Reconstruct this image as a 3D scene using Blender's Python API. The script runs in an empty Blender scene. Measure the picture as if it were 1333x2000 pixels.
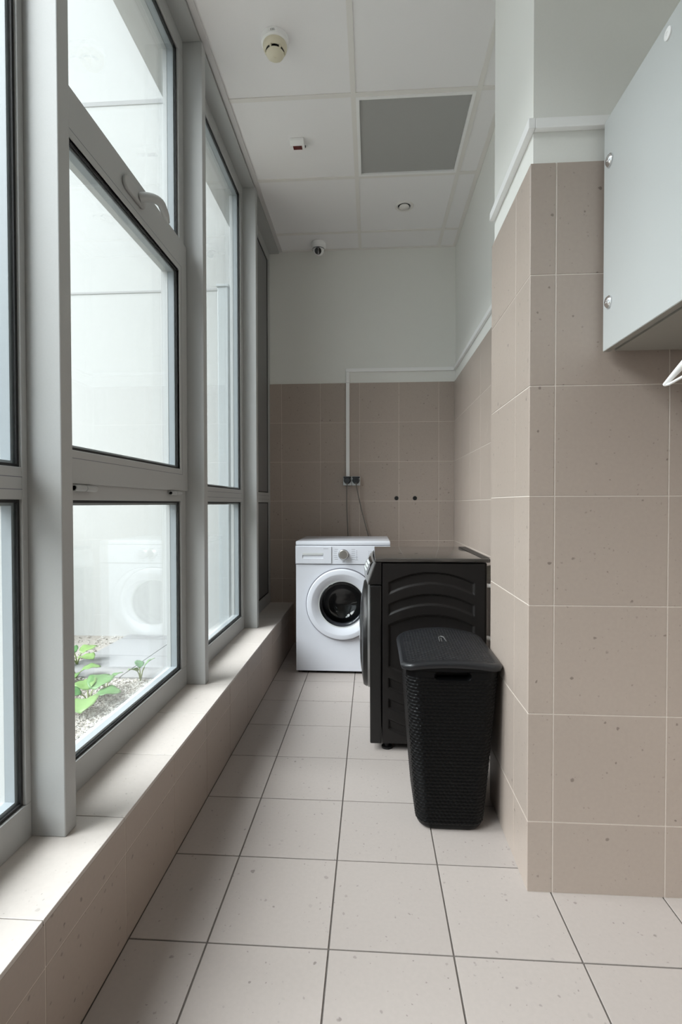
import bpy, bmesh, math, random
from mathutils import Vector, Matrix
random.seed(7)
scene = bpy.context.scene
COL = scene.collection

# ------------------------------------------------------------------ camera
cam_d = bpy.data.cameras.new('camera')
cam = bpy.data.objects.new('camera', cam_d)
COL.objects.link(cam)
cam_d.sensor_fit = 'VERTICAL'
cam_d.sensor_height = 36.0
cam_d.sensor_width = 24.0
cam_d.lens = 968.92 / 2000 * 36.0
cam_d.clip_start = 0.02
_r = Vector((0.99811139, 0.06141578, -0.00132842))
_u = Vector((0.00028432, 0.01700617, 0.99985534))
_f = Vector((-0.06142948, 0.99796738, -0.01695659))
_m = Matrix((_r, _u, -_f)).transposed().to_4x4()
_m.translation = Vector((0.4065, -1.1861, 1.0850))
cam.matrix_world = _m
scene.camera = cam

# ------------------------------------------------------------------ world: even overcast sky
world = bpy.data.worlds.new('overcast_sky')
scene.world = world
world.use_nodes = True
bg = world.node_tree.nodes['Background']
bg.inputs['Color'].default_value = (0.86, 0.94, 1.0, 1)
bg.inputs['Strength'].default_value = 0.75
# hazy sun behind thin cloud: a broad soft source high on the window side
sun_d = bpy.data.lights.new('hazy_sun', 'SUN')
sun_d.energy = 4.8
sun_d.angle = math.radians(48)
sun_d.color = (0.94, 0.97, 1.0)
sun = bpy.data.objects.new('hazy_sun', sun_d)
COL.objects.link(sun)
sun.rotation_euler = Vector((0.70, 0.34, -0.80)).to_track_quat('-Z', 'Y').to_euler()
scene.view_settings.view_transform = 'Standard'
scene.view_settings.look = 'None'
scene.view_settings.gamma = 1.0
scene.view_settings.use_curve_mapping = False
scene.view_settings.exposure = 1.25
scene.cycles.max_bounces = 14
scene.cycles.diffuse_bounces = 8
scene.cycles.glossy_bounces = 6
scene.cycles.transparent_max_bounces = 24
scene.cycles.sample_clamp_indirect = 6.0

# ------------------------------------------------------------------ materials
def mat(name, col, rough=0.5, metal=0.0, spec=0.5, coat=0.0, trans=0.0):
    m = bpy.data.materials.new(name)
    m.use_nodes = True
    b = m.node_tree.nodes['Principled BSDF']
    b.inputs['Base Color'].default_value = (*col, 1)
    b.inputs['Roughness'].default_value = rough
    b.inputs['Metallic'].default_value = metal
    b.inputs['Specular IOR Level'].default_value = spec
    b.inputs['Coat Weight'].default_value = coat
    return m

def nd(m, kind, **kw):
    n = m.node_tree.nodes.new(kind)
    for k, v in kw.items():
        setattr(n, k, v)
    return n

def grain(m, scale=40, amount=0.06, bump=0.0, detail=4, pos=True):
    """mottle the base colour a little and optionally add fine relief"""
    nt = m.node_tree
    L = nt.links.new
    b = nt.nodes['Principled BSDF']
    g = nd(m, 'ShaderNodeNewGeometry')
    nz = nd(m, 'ShaderNodeTexNoise')
    nz.inputs['Scale'].default_value = scale
    nz.inputs['Detail'].default_value = detail
    L(g.outputs['Position'], nz.inputs['Vector'])
    c = b.inputs['Base Color'].default_value[:]
    mx = nd(m, 'ShaderNodeMix', data_type='RGBA')
    mx.inputs[6].default_value = (*[x * (1 - amount) for x in c[:3]], 1)
    mx.inputs[7].default_value = (*[min(1, x * (1 + amount)) for x in c[:3]], 1)
    L(nz.outputs['Fac'], mx.inputs[0])
    L(mx.outputs[2], b.inputs['Base Color'])
    if bump:
        bp = nd(m, 'ShaderNodeBump')
        bp.inputs['Strength'].default_value = 0.4
        bp.inputs['Distance'].default_value = bump
        L(nz.outputs['Fac'], bp.inputs['Height'])
        L(bp.outputs['Normal'], b.inputs['Normal'])
    return m

def tile_mat(name, col, rough, fleck=0.55):
    m = mat(name, col, rough)
    nt = m.node_tree
    L = nt.links.new
    b = nt.nodes['Principled BSDF']
    g = nd(m, 'ShaderNodeNewGeometry')
    warp = nd(m, 'ShaderNodeTexNoise')
    warp.inputs['Scale'].default_value = 70
    warp.inputs['Detail'].default_value = 2
    L(g.outputs['Position'], warp.inputs['Vector'])
    sc = nd(m, 'ShaderNodeVectorMath', operation='SCALE')
    sc.inputs['Scale'].default_value = 0.012
    L(warp.outputs['Color'], sc.inputs[0])
    add = nd(m, 'ShaderNodeVectorMath', operation='ADD')
    L(g.outputs['Position'], add.inputs[0])
    L(sc.outputs[0], add.inputs[1])
    masks = []
    for scale, size, gate in ((32, 0.21, 0.38), (80, 0.25, 0.5)):
        v = nd(m, 'ShaderNodeTexVoronoi')
        v.inputs['Scale'].default_value = scale
        L(add.outputs[0], v.inputs['Vector'])
        sep = nd(m, 'ShaderNodeSeparateColor')
        L(v.outputs['Color'], sep.inputs[0])
        thr = nd(m, 'ShaderNodeMath', operation='SUBTRACT')
        L(sep.outputs[0], thr.inputs[0]); thr.inputs[1].default_value = gate
        rad = nd(m, 'ShaderNodeMath', operation='MULTIPLY')
        L(thr.outputs[0], rad.inputs[0]); rad.inputs[1].default_value = size / (1 - gate)
        dif = nd(m, 'ShaderNodeMath', operation='SUBTRACT')
        L(rad.outputs[0], dif.inputs[0]); L(v.outputs['Distance'], dif.inputs[1])
        mul = nd(m, 'ShaderNodeMath', operation='MULTIPLY', use_clamp=True)
        L(dif.outputs[0], mul.inputs[0]); mul.inputs[1].default_value = 18
        sc2 = nd(m, 'ShaderNodeMath', operation='MULTIPLY')
        L(mul.outputs[0], sc2.inputs[0]); L(sep.outputs[1], sc2.inputs[1])
        masks.append(sc2)
    mx1 = nd(m, 'ShaderNodeMath', operation='MAXIMUM')
    L(masks[0].outputs[0], mx1.inputs[0]); L(masks[1].outputs[0], mx1.inputs[1])
    fk = nd(m, 'ShaderNodeMath', operation='MULTIPLY')
    L(mx1.outputs[0], fk.inputs[0]); fk.inputs[1].default_value = fleck
    # mottled body
    n2 = nd(m, 'ShaderNodeTexNoise')
    n2.inputs['Scale'].default_value = 90
    n2.inputs['Detail'].default_value = 5
    L(g.outputs['Position'], n2.inputs['Vector'])
    mx = nd(m, 'ShaderNodeMix', data_type='RGBA')
    mx.inputs[6].default_value = (*[x * 0.94 for x in col], 1)
    mx.inputs[7].default_value = (*[x * 1.05 for x in col], 1)
    L(n2.outputs['Fac'], mx.inputs[0])
    # batch variation from tile to tile
    oi = nd(m, 'ShaderNodeObjectInfo')
    mr = nd(m, 'ShaderNodeMapRange')
    mr.inputs['To Min'].default_value = 0.97
    mr.inputs['To Max'].default_value = 1.03
    L(oi.outputs['Random'], mr.inputs['Value'])
    vs = nd(m, 'ShaderNodeVectorMath', operation='SCALE')
    L(mx.outputs[2], vs.inputs[0]); L(mr.outputs[0], vs.inputs['Scale'])
    mf = nd(m, 'ShaderNodeMix', data_type='RGBA')
    L(fk.outputs[0], mf.inputs[0])
    L(vs.outputs[0], mf.inputs[6])
    mf.inputs[7].default_value = (col[0] * 0.22, col[1] * 0.2, col[2] * 0.19, 1)
    L(mf.outputs[2], b.inputs['Base Color'])
    return m

def glass_mat(name, tint, ior=1.5):
    m = bpy.data.materials.new(name)
    m.use_nodes = True
    nt = m.node_tree
    nt.nodes.clear()
    L = nt.links.new
    out = nd(m, 'ShaderNodeOutputMaterial')
    mix = nd(m, 'ShaderNodeMixShader')
    fr = nd(m, 'ShaderNodeFresnel')
    gm = nd(m, 'ShaderNodeNewGeometry')          # leaving a pane reflects as much as entering it
    im = nd(m, 'ShaderNodeMix', data_type='FLOAT')
    im.inputs[2].default_value = ior
    im.inputs[3].default_value = 1 / ior
    L(gm.outputs['Backfacing'], im.inputs[0])
    L(im.outputs[0], fr.inputs['IOR'])
    tr = nd(m, 'ShaderNodeBsdfTransparent')
    tr.inputs['Color'].default_value = (*tint, 1)
    gl = nd(m, 'ShaderNodeBsdfGlossy')
    gl.inputs['Roughness'].default_value = 0.0
    gl.inputs['Color'].default_value = (0.95, 0.97, 0.97, 1)
    L(fr.outputs[0], mix.inputs[0])
    L(tr.outputs[0], mix.inputs[1])
    L(gl.outputs[0], mix.inputs[2])
    L(mix.outputs[0], out.inputs['Surface'])
    return m

TILE = (0.50, 0.425, 0.375)
MT = dict(
    floor_tile=tile_mat('beige_floor_tile', (0.415, 0.370, 0.345), 0.42, 0.55),
    sill_tile=tile_mat('daylit_sill_tile', (0.56, 0.515, 0.48), 0.40, 0.35),  # floor tile with daylight on the sill put into a lighter colour
    wall_tile=tile_mat('taupe_wall_tile', (0.41, 0.344, 0.298), 0.40, 0.62),
    floor_grout=grain(mat('dark_floor_grout', (0.12, 0.105, 0.095), 0.9), 120, 0.2),
    wall_grout=grain(mat('pale_wall_grout', (0.66, 0.60, 0.54), 0.9), 120, 0.1),
    mid_grout=grain(mat('beige_grout', (0.24, 0.215, 0.195), 0.9), 120, 0.1),
    paint=grain(mat('white_wall_paint', (0.80, 0.80, 0.765), 0.75), 160, 0.015, 0.0004),
    ceil=grain(mat('ceiling_board', (0.87, 0.86, 0.865), 0.9), 220, 0.02, 0.0005),
    tbar=mat('cream_ceiling_grid', (0.81, 0.79, 0.76), 0.55),
    edge_trim=mat('ceiling_edge_angle', (0.60, 0.58, 0.58), 0.5),
    alu=grain(mat('grey_coated_aluminium', (0.43, 0.435, 0.43), 0.45, 0.1), 500, 0.05),
    alu_dark=mat('dark_grey_panel', (0.20, 0.20, 0.20), 0.5, 0.1),
    gasket=mat('black_rubber_gasket', (0.012, 0.012, 0.013), 0.6),
    spacer=mat('silver_glazing_spacer', (0.27, 0.30, 0.32), 0.4, 0.0),
    glass=glass_mat('clear_glazing', (0.975, 0.982, 0.978)),
    render=grain(mat('white_exterior_render', (0.54, 0.545, 0.535), 0.9), 30, 0.03, 0.002),
    joint=mat('grey_render_joint', (0.40, 0.40, 0.40), 0.9),
    white_plastic=mat('white_plastic', (0.90, 0.90, 0.895), 0.35),
    white_enamel=mat('white_enamel', (0.74, 0.76, 0.82), 0.25, 0, 0.5, 0.3),
    cream=mat('aged_cream_plastic', (0.72, 0.67, 0.52), 0.4),
    print_grey=mat('grey_print', (0.35, 0.36, 0.40), 0.6),
    black=mat('black_void', (0.006, 0.006, 0.006), 0.6),
    dark_glass=mat('dark_door_glass', (0.012, 0.013, 0.014), 0.06, 0, 0.6, 0.6),
    chrome=mat('chrome', (0.75, 0.75, 0.76), 0.12, 1.0),
    steel=mat('brushed_steel', (0.72, 0.71, 0.68), 0.3, 1.0),
    seam=mat('dark_grey_seam', (0.16, 0.16, 0.19), 0.6),
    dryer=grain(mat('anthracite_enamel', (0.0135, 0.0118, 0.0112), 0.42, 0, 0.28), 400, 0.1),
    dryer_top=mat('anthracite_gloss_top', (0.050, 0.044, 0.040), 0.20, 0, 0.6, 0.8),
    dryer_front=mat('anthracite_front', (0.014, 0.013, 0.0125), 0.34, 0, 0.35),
    smoke_glass=glass_mat('smoked_door_glass', (0.45, 0.46, 0.47)),
    drum_steel=mat('drum_steel', (0.16, 0.16, 0.165), 0.35, 0.9),
    silver=mat('silver_fascia', (0.42, 0.42, 0.42), 0.28, 0.7),
    basket=mat('black_moulded_plastic', (0.0026, 0.0027, 0.0030), 0.36, 0, 0.16),
    lid=mat('charcoal_moulded_plastic', (0.013, 0.0135, 0.0155), 0.34, 0, 0.42),
    cab=mat('pale_grey_laminate', (0.52, 0.54, 0.537), 0.35),
    cab_edge=mat('grey_board_edge', (0.30, 0.29, 0.26), 0.6),
    diffuser=mat('grey_lamp_diffuser', (0.40, 0.40, 0.39), 0.35),
    socket_grey=mat('grey_socket_box', (0.62, 0.64, 0.64), 0.45),
    plug=mat('dark_plug', (0.035, 0.04, 0.045), 0.5),
    cable=mat('grey_cable', (0.16, 0.15, 0.135), 0.5),
    red=mat('dark_red_lens', (0.10, 0.008, 0.008), 0.2, 0, 0.5, 0.5),
    paver=grain(mat('concrete_paver', (0.27, 0.27, 0.27), 0.9), 260, 0.25, 0.002, 2),
    soil=grain(mat('gravelly_soil', (0.34, 0.315, 0.28), 1.0), 120, 0.5, 0.004, 6),
    stone=None,
    leaf=None,
    stem=mat('plant_stem', (0.16, 0.20, 0.06), 0.6),
    post=mat('pale_blue_grey_post', (0.50, 0.535, 0.55), 0.5),
    darkbox=mat('dark_grey_metal_box', (0.07, 0.075, 0.085), 0.5),
    hose=mat('grey_brown_duct', (0.20, 0.185, 0.16), 0.5),
    print_dark=mat('dark_print', (0.05, 0.05, 0.05), 0.6),
)
def stone_mat():
    m = mat('pale_gravel', (0.6, 0.58, 0.54), 0.9)
    L = m.node_tree.links.new
    g = nd(m, 'ShaderNodeNewGeometry')
    cr = nd(m, 'ShaderNodeValToRGB')
    e = cr.color_ramp.elements
    e[0].position = 0; e[0].color = (0.20, 0.18, 0.15, 1)
    e[1].position = 1; e[1].color = (0.58, 0.57, 0.54, 1)
    k = e.new(0.35); k.color = (0.42, 0.39, 0.35, 1)
    L(g.outputs['Random Per Island'], cr.inputs[0])
    L(cr.outputs[0], m.node_tree.nodes['Principled BSDF'].inputs['Base Color'])
    return m
MT['stone'] = stone_mat()
def leaf_mat():
    m = mat('fresh_green_leaf', (0.20, 0.42, 0.10), 0.45)
    b = m.node_tree.nodes['Principled BSDF']
    L = m.node_tree.links.new
    oi = nd(m, 'ShaderNodeObjectInfo')
    mx = nd(m, 'ShaderNodeMix', data_type='RGBA')
    mx.inputs[6].default_value = (0.075, 0.19, 0.06, 1)
    mx.inputs[7].default_value = (0.20, 0.32, 0.10, 1)
    L(oi.outputs['Random'], mx.inputs[0])
    L(mx.outputs[2], b.inputs['Base Color'])
    return m
MT['leaf'] = leaf_mat()

# ------------------------------------------------------------------ mesh helpers
W = {}          # world origin of every object

def link(o, origin, parent=None):
    COL.objects.link(o)
    origin = Vector(origin)
    W[o.name] = origin
    if parent is not None:
        o.parent = parent
        o.location = origin - W[parent.name]
    else:
        o.location = origin
    return o

def tag(o, label=None, cat=None, group=None, kind=None):
    if label: o['label'] = label
    if cat: o['category'] = cat
    if group: o['group'] = group
    if kind: o['kind'] = kind
    return o

def thing(name, loc, label, cat, group=None, kind=None):
    o = bpy.data.objects.new(name, None)
    o.empty_display_size = 0.05
    link(o, loc)
    return tag(o, label, cat, group, kind)

class MB:
    def __init__(s):
        s.v = []; s.f = []
    def add(s, vs, fs):
        n = len(s.v)
        s.v += [tuple(p) for p in vs]
        s.f += [tuple(i + n for i in f) for f in fs]
        return s
    def box(s, x0, x1, y0, y1, z0, z1):
        vs = [(x, y, z) for x in (x0, x1) for y in (y0, y1) for z in (z0, z1)]
        return s.add(vs, [(0, 1, 3, 2), (4, 6, 7, 5), (0, 4, 5, 1), (2, 3, 7, 6), (0, 2, 6, 4), (1, 5, 7, 3)])
    def ring_x(s, x0, x1, y0, y1, z0, z1, wl, wr, wb, wt):
        """mitred rectangular frame lying in the yz plane"""
        o = [(y0, z0), (y1, z0), (y1, z1), (y0, z1)]
        i = [(y0 + wl, z0 + wb), (y1 - wr, z0 + wb), (y1 - wr, z1 - wt), (y0 + wl, z1 - wt)]
        vs = [(x, *p) for x in (x0, x1) for p in o + i]
        fs = []
        for k in range(4):
            j = (k + 1) % 4
            fs += [(k, 4 + k, 4 + j, j), (8 + k, 8 + j, 12 + j, 12 + k), (k, j, 8 + j, 8 + k), (4 + k, 12 + k, 12 + j, 4 + j)]
        return s.add(vs, fs)
    def lathe(s, prof, n=48, M=None, cap0=False, cap1=False):
        """profile of (r, h) turned round the z axis then moved by matrix M"""
        M = M or Matrix()
        vs = []; fs = []
        m = len(prof)
        for k in range(n):
            a = 2 * math.pi * k / n
            for r, h in prof:
                vs.append(M @ Vector((r * math.cos(a), r * math.sin(a), h)))
        for k in range(n):
            k2 = (k + 1) % n
            for i in range(m - 1):
                fs.append((k * m + i, k2 * m + i, k2 * m + i + 1, k * m + i + 1))
        if cap0: fs.append(tuple(k * m for k in reversed(range(n))))
        if cap1: fs.append(tuple(k * m + m - 1 for k in range(n)))
        return s.add(vs, fs)
    def tube(s, pts, r, n=10, caps=True):
        pts = [Vector(p) for p in pts]
        rs = r if isinstance(r, (list, tuple)) else [r] * len(pts)
        vs = []; fs = []
        ref = None
        for i, p in enumerate(pts):
            t = (pts[min(i + 1, len(pts) - 1)] - pts[max(i - 1, 0)]).normalized()
            if ref is None:
                a = Vector((0, 0, 1)) if abs(t.z) < 0.9 else Vector((1, 0, 0))
                ref = t.cross(a).normalized()
            ref = (ref - t * ref.dot(t)).normalized()
            b = t.cross(ref)
            for k in range(n):
                w = 2 * math.pi * k / n
                vs.append(p + (ref * math.cos(w) + b * math.sin(w)) * rs[i])
        for i in range(len(pts) - 1):
            for k in range(n):
                k2 = (k + 1) % n
                fs.append((i * n + k, i * n + k2, (i + 1) * n + k2, (i + 1) * n + k))
        if caps:
            fs.append(tuple(reversed(range(n))))
            fs.append(tuple((len(pts) - 1) * n + k for k in range(n)))
        return s.add(vs, fs)
    def prism(s, poly, axis, a0, a1):
        """polygon of 2D points extruded along an axis ('x': pts are y,z; 'y': x,z; 'z': x,y)"""
        def P(p, a):
            return {'x': (a, p[0], p[1]), 'y': (p[0], a, p[1]), 'z': (p[0], p[1], a)}[axis]
        n = len(poly)
        vs = [P(p, a0) for p in poly] + [P(p, a1) for p in poly]
        fs = [tuple(range(n)), tuple(reversed(range(n, 2 * n)))]
        fs += [(i, n + i, n + (i + 1) % n, (i + 1) % n) for i in range(n)]
        return s.add(vs, fs)
    def build(s, name, material, parent=None, smooth=None, bevel=0, seg=2, origin=None, fix=True):
        if origin is None:
            lo = [min(p[i] for p in s.v) for i in range(3)]
            hi = [max(p[i] for p in s.v) for i in range(3)]
            origin = [(a + b) / 2 for a, b in zip(lo, hi)]
        me = bpy.data.meshes.new(name)
        me.from_pydata([tuple(p[i] - origin[i] for i in range(3)) for p in s.v], [], s.f)
        if fix or bevel:
            bm = bmesh.new(); bm.from_mesh(me)
            bmesh.ops.remove_doubles(bm, verts=bm.verts, dist=1e-6)
            bmesh.ops.recalc_face_normals(bm, faces=bm.faces)
            if bevel:
                es = [e for e in bm.edges if e.is_manifold and e.calc_face_angle(0) > 0.6]
                bmesh.ops.bevel(bm, geom=es, offset=bevel, segments=seg, profile=0.5, affect='EDGES', clamp_overlap=True)
            bm.to_mesh(me); bm.free()
        if smooth is not None or bevel:
            me.shade_smooth()
            me.set_sharp_from_angle(angle=math.radians(smooth or 20))
        me.materials.append(MT[material] if isinstance(material, str) else material)
        o = bpy.data.objects.new(name, me)
        return link(o, origin, parent)

def box(name, x0, x1, y0, y1, z0, z1, material, parent=None, bevel=0, seg=2):
    return MB().box(x0, x1, y0, y1, z0, z1).build(name, material, parent, bevel=bevel, seg=seg)

def struct(o, label, cat):
    return tag(o, label, cat, kind='structure')

_tiles = {}
def tile(name, x0, x1, y0, y1, z0, z1, material, parent):
    """one tile; alike tiles share their mesh"""
    d = (round(x1 - x0, 4), round(y1 - y0, 4), round(z1 - z0, 4), material)
    c = Vector(((x0 + x1) / 2, (y0 + y1) / 2, (z0 + z1) / 2))
    if d not in _tiles:
        o = box(name, x0, x1, y0, y1, z0, z1, material, parent, bevel=0.0008, seg=1)
        _tiles[d] = o.data
        return o
    o = bpy.data.objects.new(name, _tiles[d])
    return link(o, c, parent)

S = 0.302                         # tile pitch
XL, XR, YB = -0.20, 1.035, 2.64   # curb face, right wall face, back wall face
XC, YC, YC2 = 0.8405, 0.2114, 0.650   # pier faces
XN, YF = 1.40, -3.0               # niche right wall, wall behind the viewer
ZC = 3.028                        # ceiling
TOP = 2.011                       # top of wall tiles
SILL = 0.315

def cuts(lo, hi, first, pitch=S):
    c = [lo]
    k = math.ceil((lo - first) / pitch + 1e-6)
    while first + k * pitch < hi - 1e-4:
        if first + k * pitch - c[-1] > 0.006:
            c.append(first + k * pitch)
        k += 1
    if hi - c[-1] < 0.006 and len(c) > 1: c.pop()
    c.append(hi)
    return list(zip(c[:-1], c[1:]))

# ------------------------------------------------------------------ floor
floor = struct(box('floor', XL - 0.02, XN + 0.02, YF, YB + 0.02, -0.12, -0.0022, 'floor_grout'),
               'beige speckled tile floor with dark joints between curb and walls', 'floor')
G = 0.0021
for x0, x1 in cuts(XL, XN, 0.0):
    for y0, y1 in cuts(YF, YB, 0.0):
        if x0 > XC and y0 > YC and y1 < YC2: continue
        if x0 > XR and y0 > YC: continue
        tile('floor_tile', x0 + G, x1 - G, y0 + G, y1 - G, -0.010, 0.0, 'floor_tile', floor)

# ------------------------------------------------------------------ low curb under the windows, tiled
curb = struct(box('wall_left', -0.47, XL - 0.0032, YF, YB, -0.12, SILL - 0.0012, 'mid_grout'),
              'low tiled curb wall with tile sill lightened for daylight under the windows', 'wall')
MB().box(XL - 0.0031, XL - 0.0011, YF, YB, 0, SILL - 0.0105).build('grout_bed', 'wall_grout', curb)
g = 0.0013
for y0, y1 in cuts(YF, YB, -0.015):
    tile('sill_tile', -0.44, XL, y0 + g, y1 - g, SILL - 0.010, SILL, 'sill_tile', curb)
for y0, y1 in cuts(YF, YB, -0.010):
    tile('wall_tile', XL - 0.010, XL, y0 + g, y1 - g, 0.0005, 0.2205 - g, 'wall_tile', curb)
    tile('wall_tile', XL - 0.010, XL, y0 + g, y1 - g, 0.2205 + g, SILL - 0.0102, 'wall_tile', curb)

# ------------------------------------------------------------------ back wall
Z0 = 0.199
back = struct(box('wall_back', -0.60, XR + 0.15, YB + 0.008, YB + 0.18, -0.12, ZC + 0.12, 'paint'),
              'far end wall, taupe tiles below and white paint above', 'wall')
MB().box(-0.385, XR, YB + 0.0011, YB + 0.0079, 0, TOP - 0.001).build('grout_bed', 'wall_grout', back)
for x0, x1 in cuts(-0.385, XR, 0.314 - S):
    for z0, z1 in cuts(0.0, TOP, Z0):
        tile('wall_tile', x0 + g, x1 - g, YB, YB + 0.0075, z0 + g, z1 - (g if z1 < TOP else 0), 'wall_tile', back)

# ------------------------------------------------------------------ right wall beyond the pier
rwall = struct(box('wall_right', XR + 0.009, XR + 0.15, YC2, YB + 0.007, -0.12, ZC + 0.12, 'paint'),
               'recessed right side wall, tiled below and white above', 'wall')
MB().box(XR + 0.0011, XR + 0.0085, YC2, YB, 0, TOP - 0.001).build('grout_bed', 'wall_grout', rwall)
for y0, y1 in cuts(YC2 + 0.001, YB, YB - S * 6):
    for z0, z1 in cuts(0.0, TOP, Z0):
        tile('wall_tile', XR, XR + 0.0075, y0 + g, y1 - g, z0 + g, z1 - (g if z1 < TOP else 0), 'wall_tile', rwall)

# ------------------------------------------------------------------ tiled pier that narrows the room
pier = struct(box('wall_pier', XC + 0.0095, XN + 0.1, YC + 0.0095, YC2, -0.12, ZC + 0.12, 'paint'),
              'projecting wall pier with taupe tiles below white paint', 'wall')
MB().box(XC + 0.0011, XN, YC + 0.0011, YC2 - 0.001, 0, TOP - 0.001).build('grout_bed', 'wall_grout', pier)
fx = [(XC, 0.9086)] + cuts(0.9086, XN, 0.9086)
for x0, x1 in fx:
    for z0, z1 in cuts(0.0, TOP, Z0):
        tile('wall_tile', x0 + (g if x0 > XC else 0), x1 - g, YC, YC + 0.0075, z0 + g, z1 - (g if z1 < TOP else 0), 'wall_tile', pier)
for y0, y1 in cuts(YC + 0.0076, YC2, YC2 - S):
    for z0, z1 in cuts(0.0, TOP, Z0):
        tile('wall_tile', XC, XC + 0.0075, y0 + (g if y0 > YC + 0.01 else 0), y1 - (g if y1 < YC2 else 0), z0 + g, z1 - (g if z1 < TOP else 0), 'wall_tile', pier)

wn = struct(box('wall_niche', XN, XN + 0.12, YF, YC, -0.12, ZC + 0.12, 'paint'), 'side wall behind the hanging cabinet', 'wall')
box('tiling', XN - 0.009, XN, YF, YC - 0.001, 0.0, TOP, 'wall_tile', wn)
wf = struct(box('wall_front', -0.60, XN + 0.12, YF - 0.12, YF, -0.12, ZC + 0.12, 'paint'), 'wall behind the viewer', 'wall')
box('tiling', -0.30, XN, YF, YF + 0.009, 0.0, TOP, 'wall_tile', wf)

# ------------------------------------------------------------------ suspended ceiling
ceil = struct(box('ceiling', -0.47, XN, YF, YB, ZC + 0.03, ZC + 0.12, 'paint'),
              'suspended ceiling of white square panels in a cream grid', 'ceiling')
xb = [-0.292, 0.320, 0.914]
yb = [2.403 - 0.598 * k for k in range(0, 10)]
TB = 0.012
xs = [(-0.292, 0.320), (0.320, 0.914), (0.914, XN)]
ys = [(2.403, YB)] + [(yb[k + 1], yb[k]) for k in range(9)]
LIGHT = (1, 2)
for i, (x0, x1) in enumerate(xs):
    for j, (y0, y1) in enumerate(ys):
        if (i, j) == LIGHT: continue
        if i == 2 and y0 > YC2 - 0.1: x1 = XR + 0.008
        tile('ceiling_panel', x0 + 0.003, x1 - 0.003, y0 + 0.003, y1 - 0.003, ZC + 0.004, ZC + 0.018, 'ceil', ceil)
for x in xb[1:]:
    box('grid_bar', x - TB, x + TB, YF, YB, ZC, ZC + 0.0035, 'tbar', ceil)
for j, y in enumerate(yb):
    for (x0, x1) in xs:
        box('grid_bar', x0 + TB, (XR if (x1 == XN and y > YC2) else x1) - TB, y - TB, y + TB, ZC + 0.0002, ZC + 0.0035, 'tbar', ceil)
box('edge_angle', XR - 0.016, XR + 0.008, YC2, YB, ZC - 0.0003, ZC + 0.0035, 'tbar', ceil)
box('edge_angle', -0.28, XR, YB - 0.012, YB + 0.007, ZC - 0.0005, ZC + 0.0035, 'tbar', ceil)
box('edge_angle', -0.306, -0.279, YF, YB, ZC - 0.004, ZC + 0.003, 'edge_trim', ceil, bevel=0.001)

# ------------------------------------------------------------------ window wall
XFm = -0.380       # inner face of the fixed frames
HEAD = 3.012
hd = struct(MB().box(-0.46, -0.3075, YF, YB, HEAD, ZC + 0.10).build('trim_1', 'alu'),
            'grey metal head rail along the top of the windows', 'trim')
mull = [-1.970, -1.012, -0.052, 0.916, 1.874]      # far faces of the mullions
MW = 0.043
for k, y in enumerate(mull):
    o = MB().box(-0.455, -0.299, y - MW, y, SILL, HEAD).build('trim_%d' % (k + 2), 'alu', bevel=0.0025)
    names = ['unseen grey mullion of the added window behind the viewer', 'grey window mullion beside the viewer',
             'nearest tall grey window mullion at the left edge', 'tall grey mullion right of the opening window sash',
             'farthest tall grey mullion beside the opaque panels']
    struct(o, names[k], 'mullion')

def glazing(win, y0, y1, z0, z1, xin, opaque=False):
    """gasket, two panes and spacer of one light; y0..z1 is the opening in the frame"""
    gk = 0.007
    MB().ring_x(xin - 0.0122, xin - 0.0075, y0, y1, z0, z1, gk, gk, gk, gk).build('gasket', 'gasket', win)
    if opaque:
        box('panel', xin - 0.040, xin - 0.0105, y0, y1, z0, z1, 'alu_dark', win)
        return
    xa, xo = xin - 0.0125, xin - 0.0405
    box('pane', xa - 0.004, xa, y0, y1, z0, z1, 'glass', win)
    box('pane', xo - 0.004, xo, y0, y1, z0, z1, 'glass', win)
    MB().ring_x(xo + 0.0003, xa - 0.0043, y0 + 0.001, y1 - 0.001, z0 + 0.001, z1 - 0.001, 0.013, 0.013, 0.013, 0.013).build('spacer', 'spacer', win)
    MB().ring_x(xo - 0.020, xo - 0.0045, y0 - 0.01, y1 + 0.01, z0 - 0.01, z1 + 0.01, 0.018, 0.018, 0.018, 0.018).build('outer_bead', 'alu', win)

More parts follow.
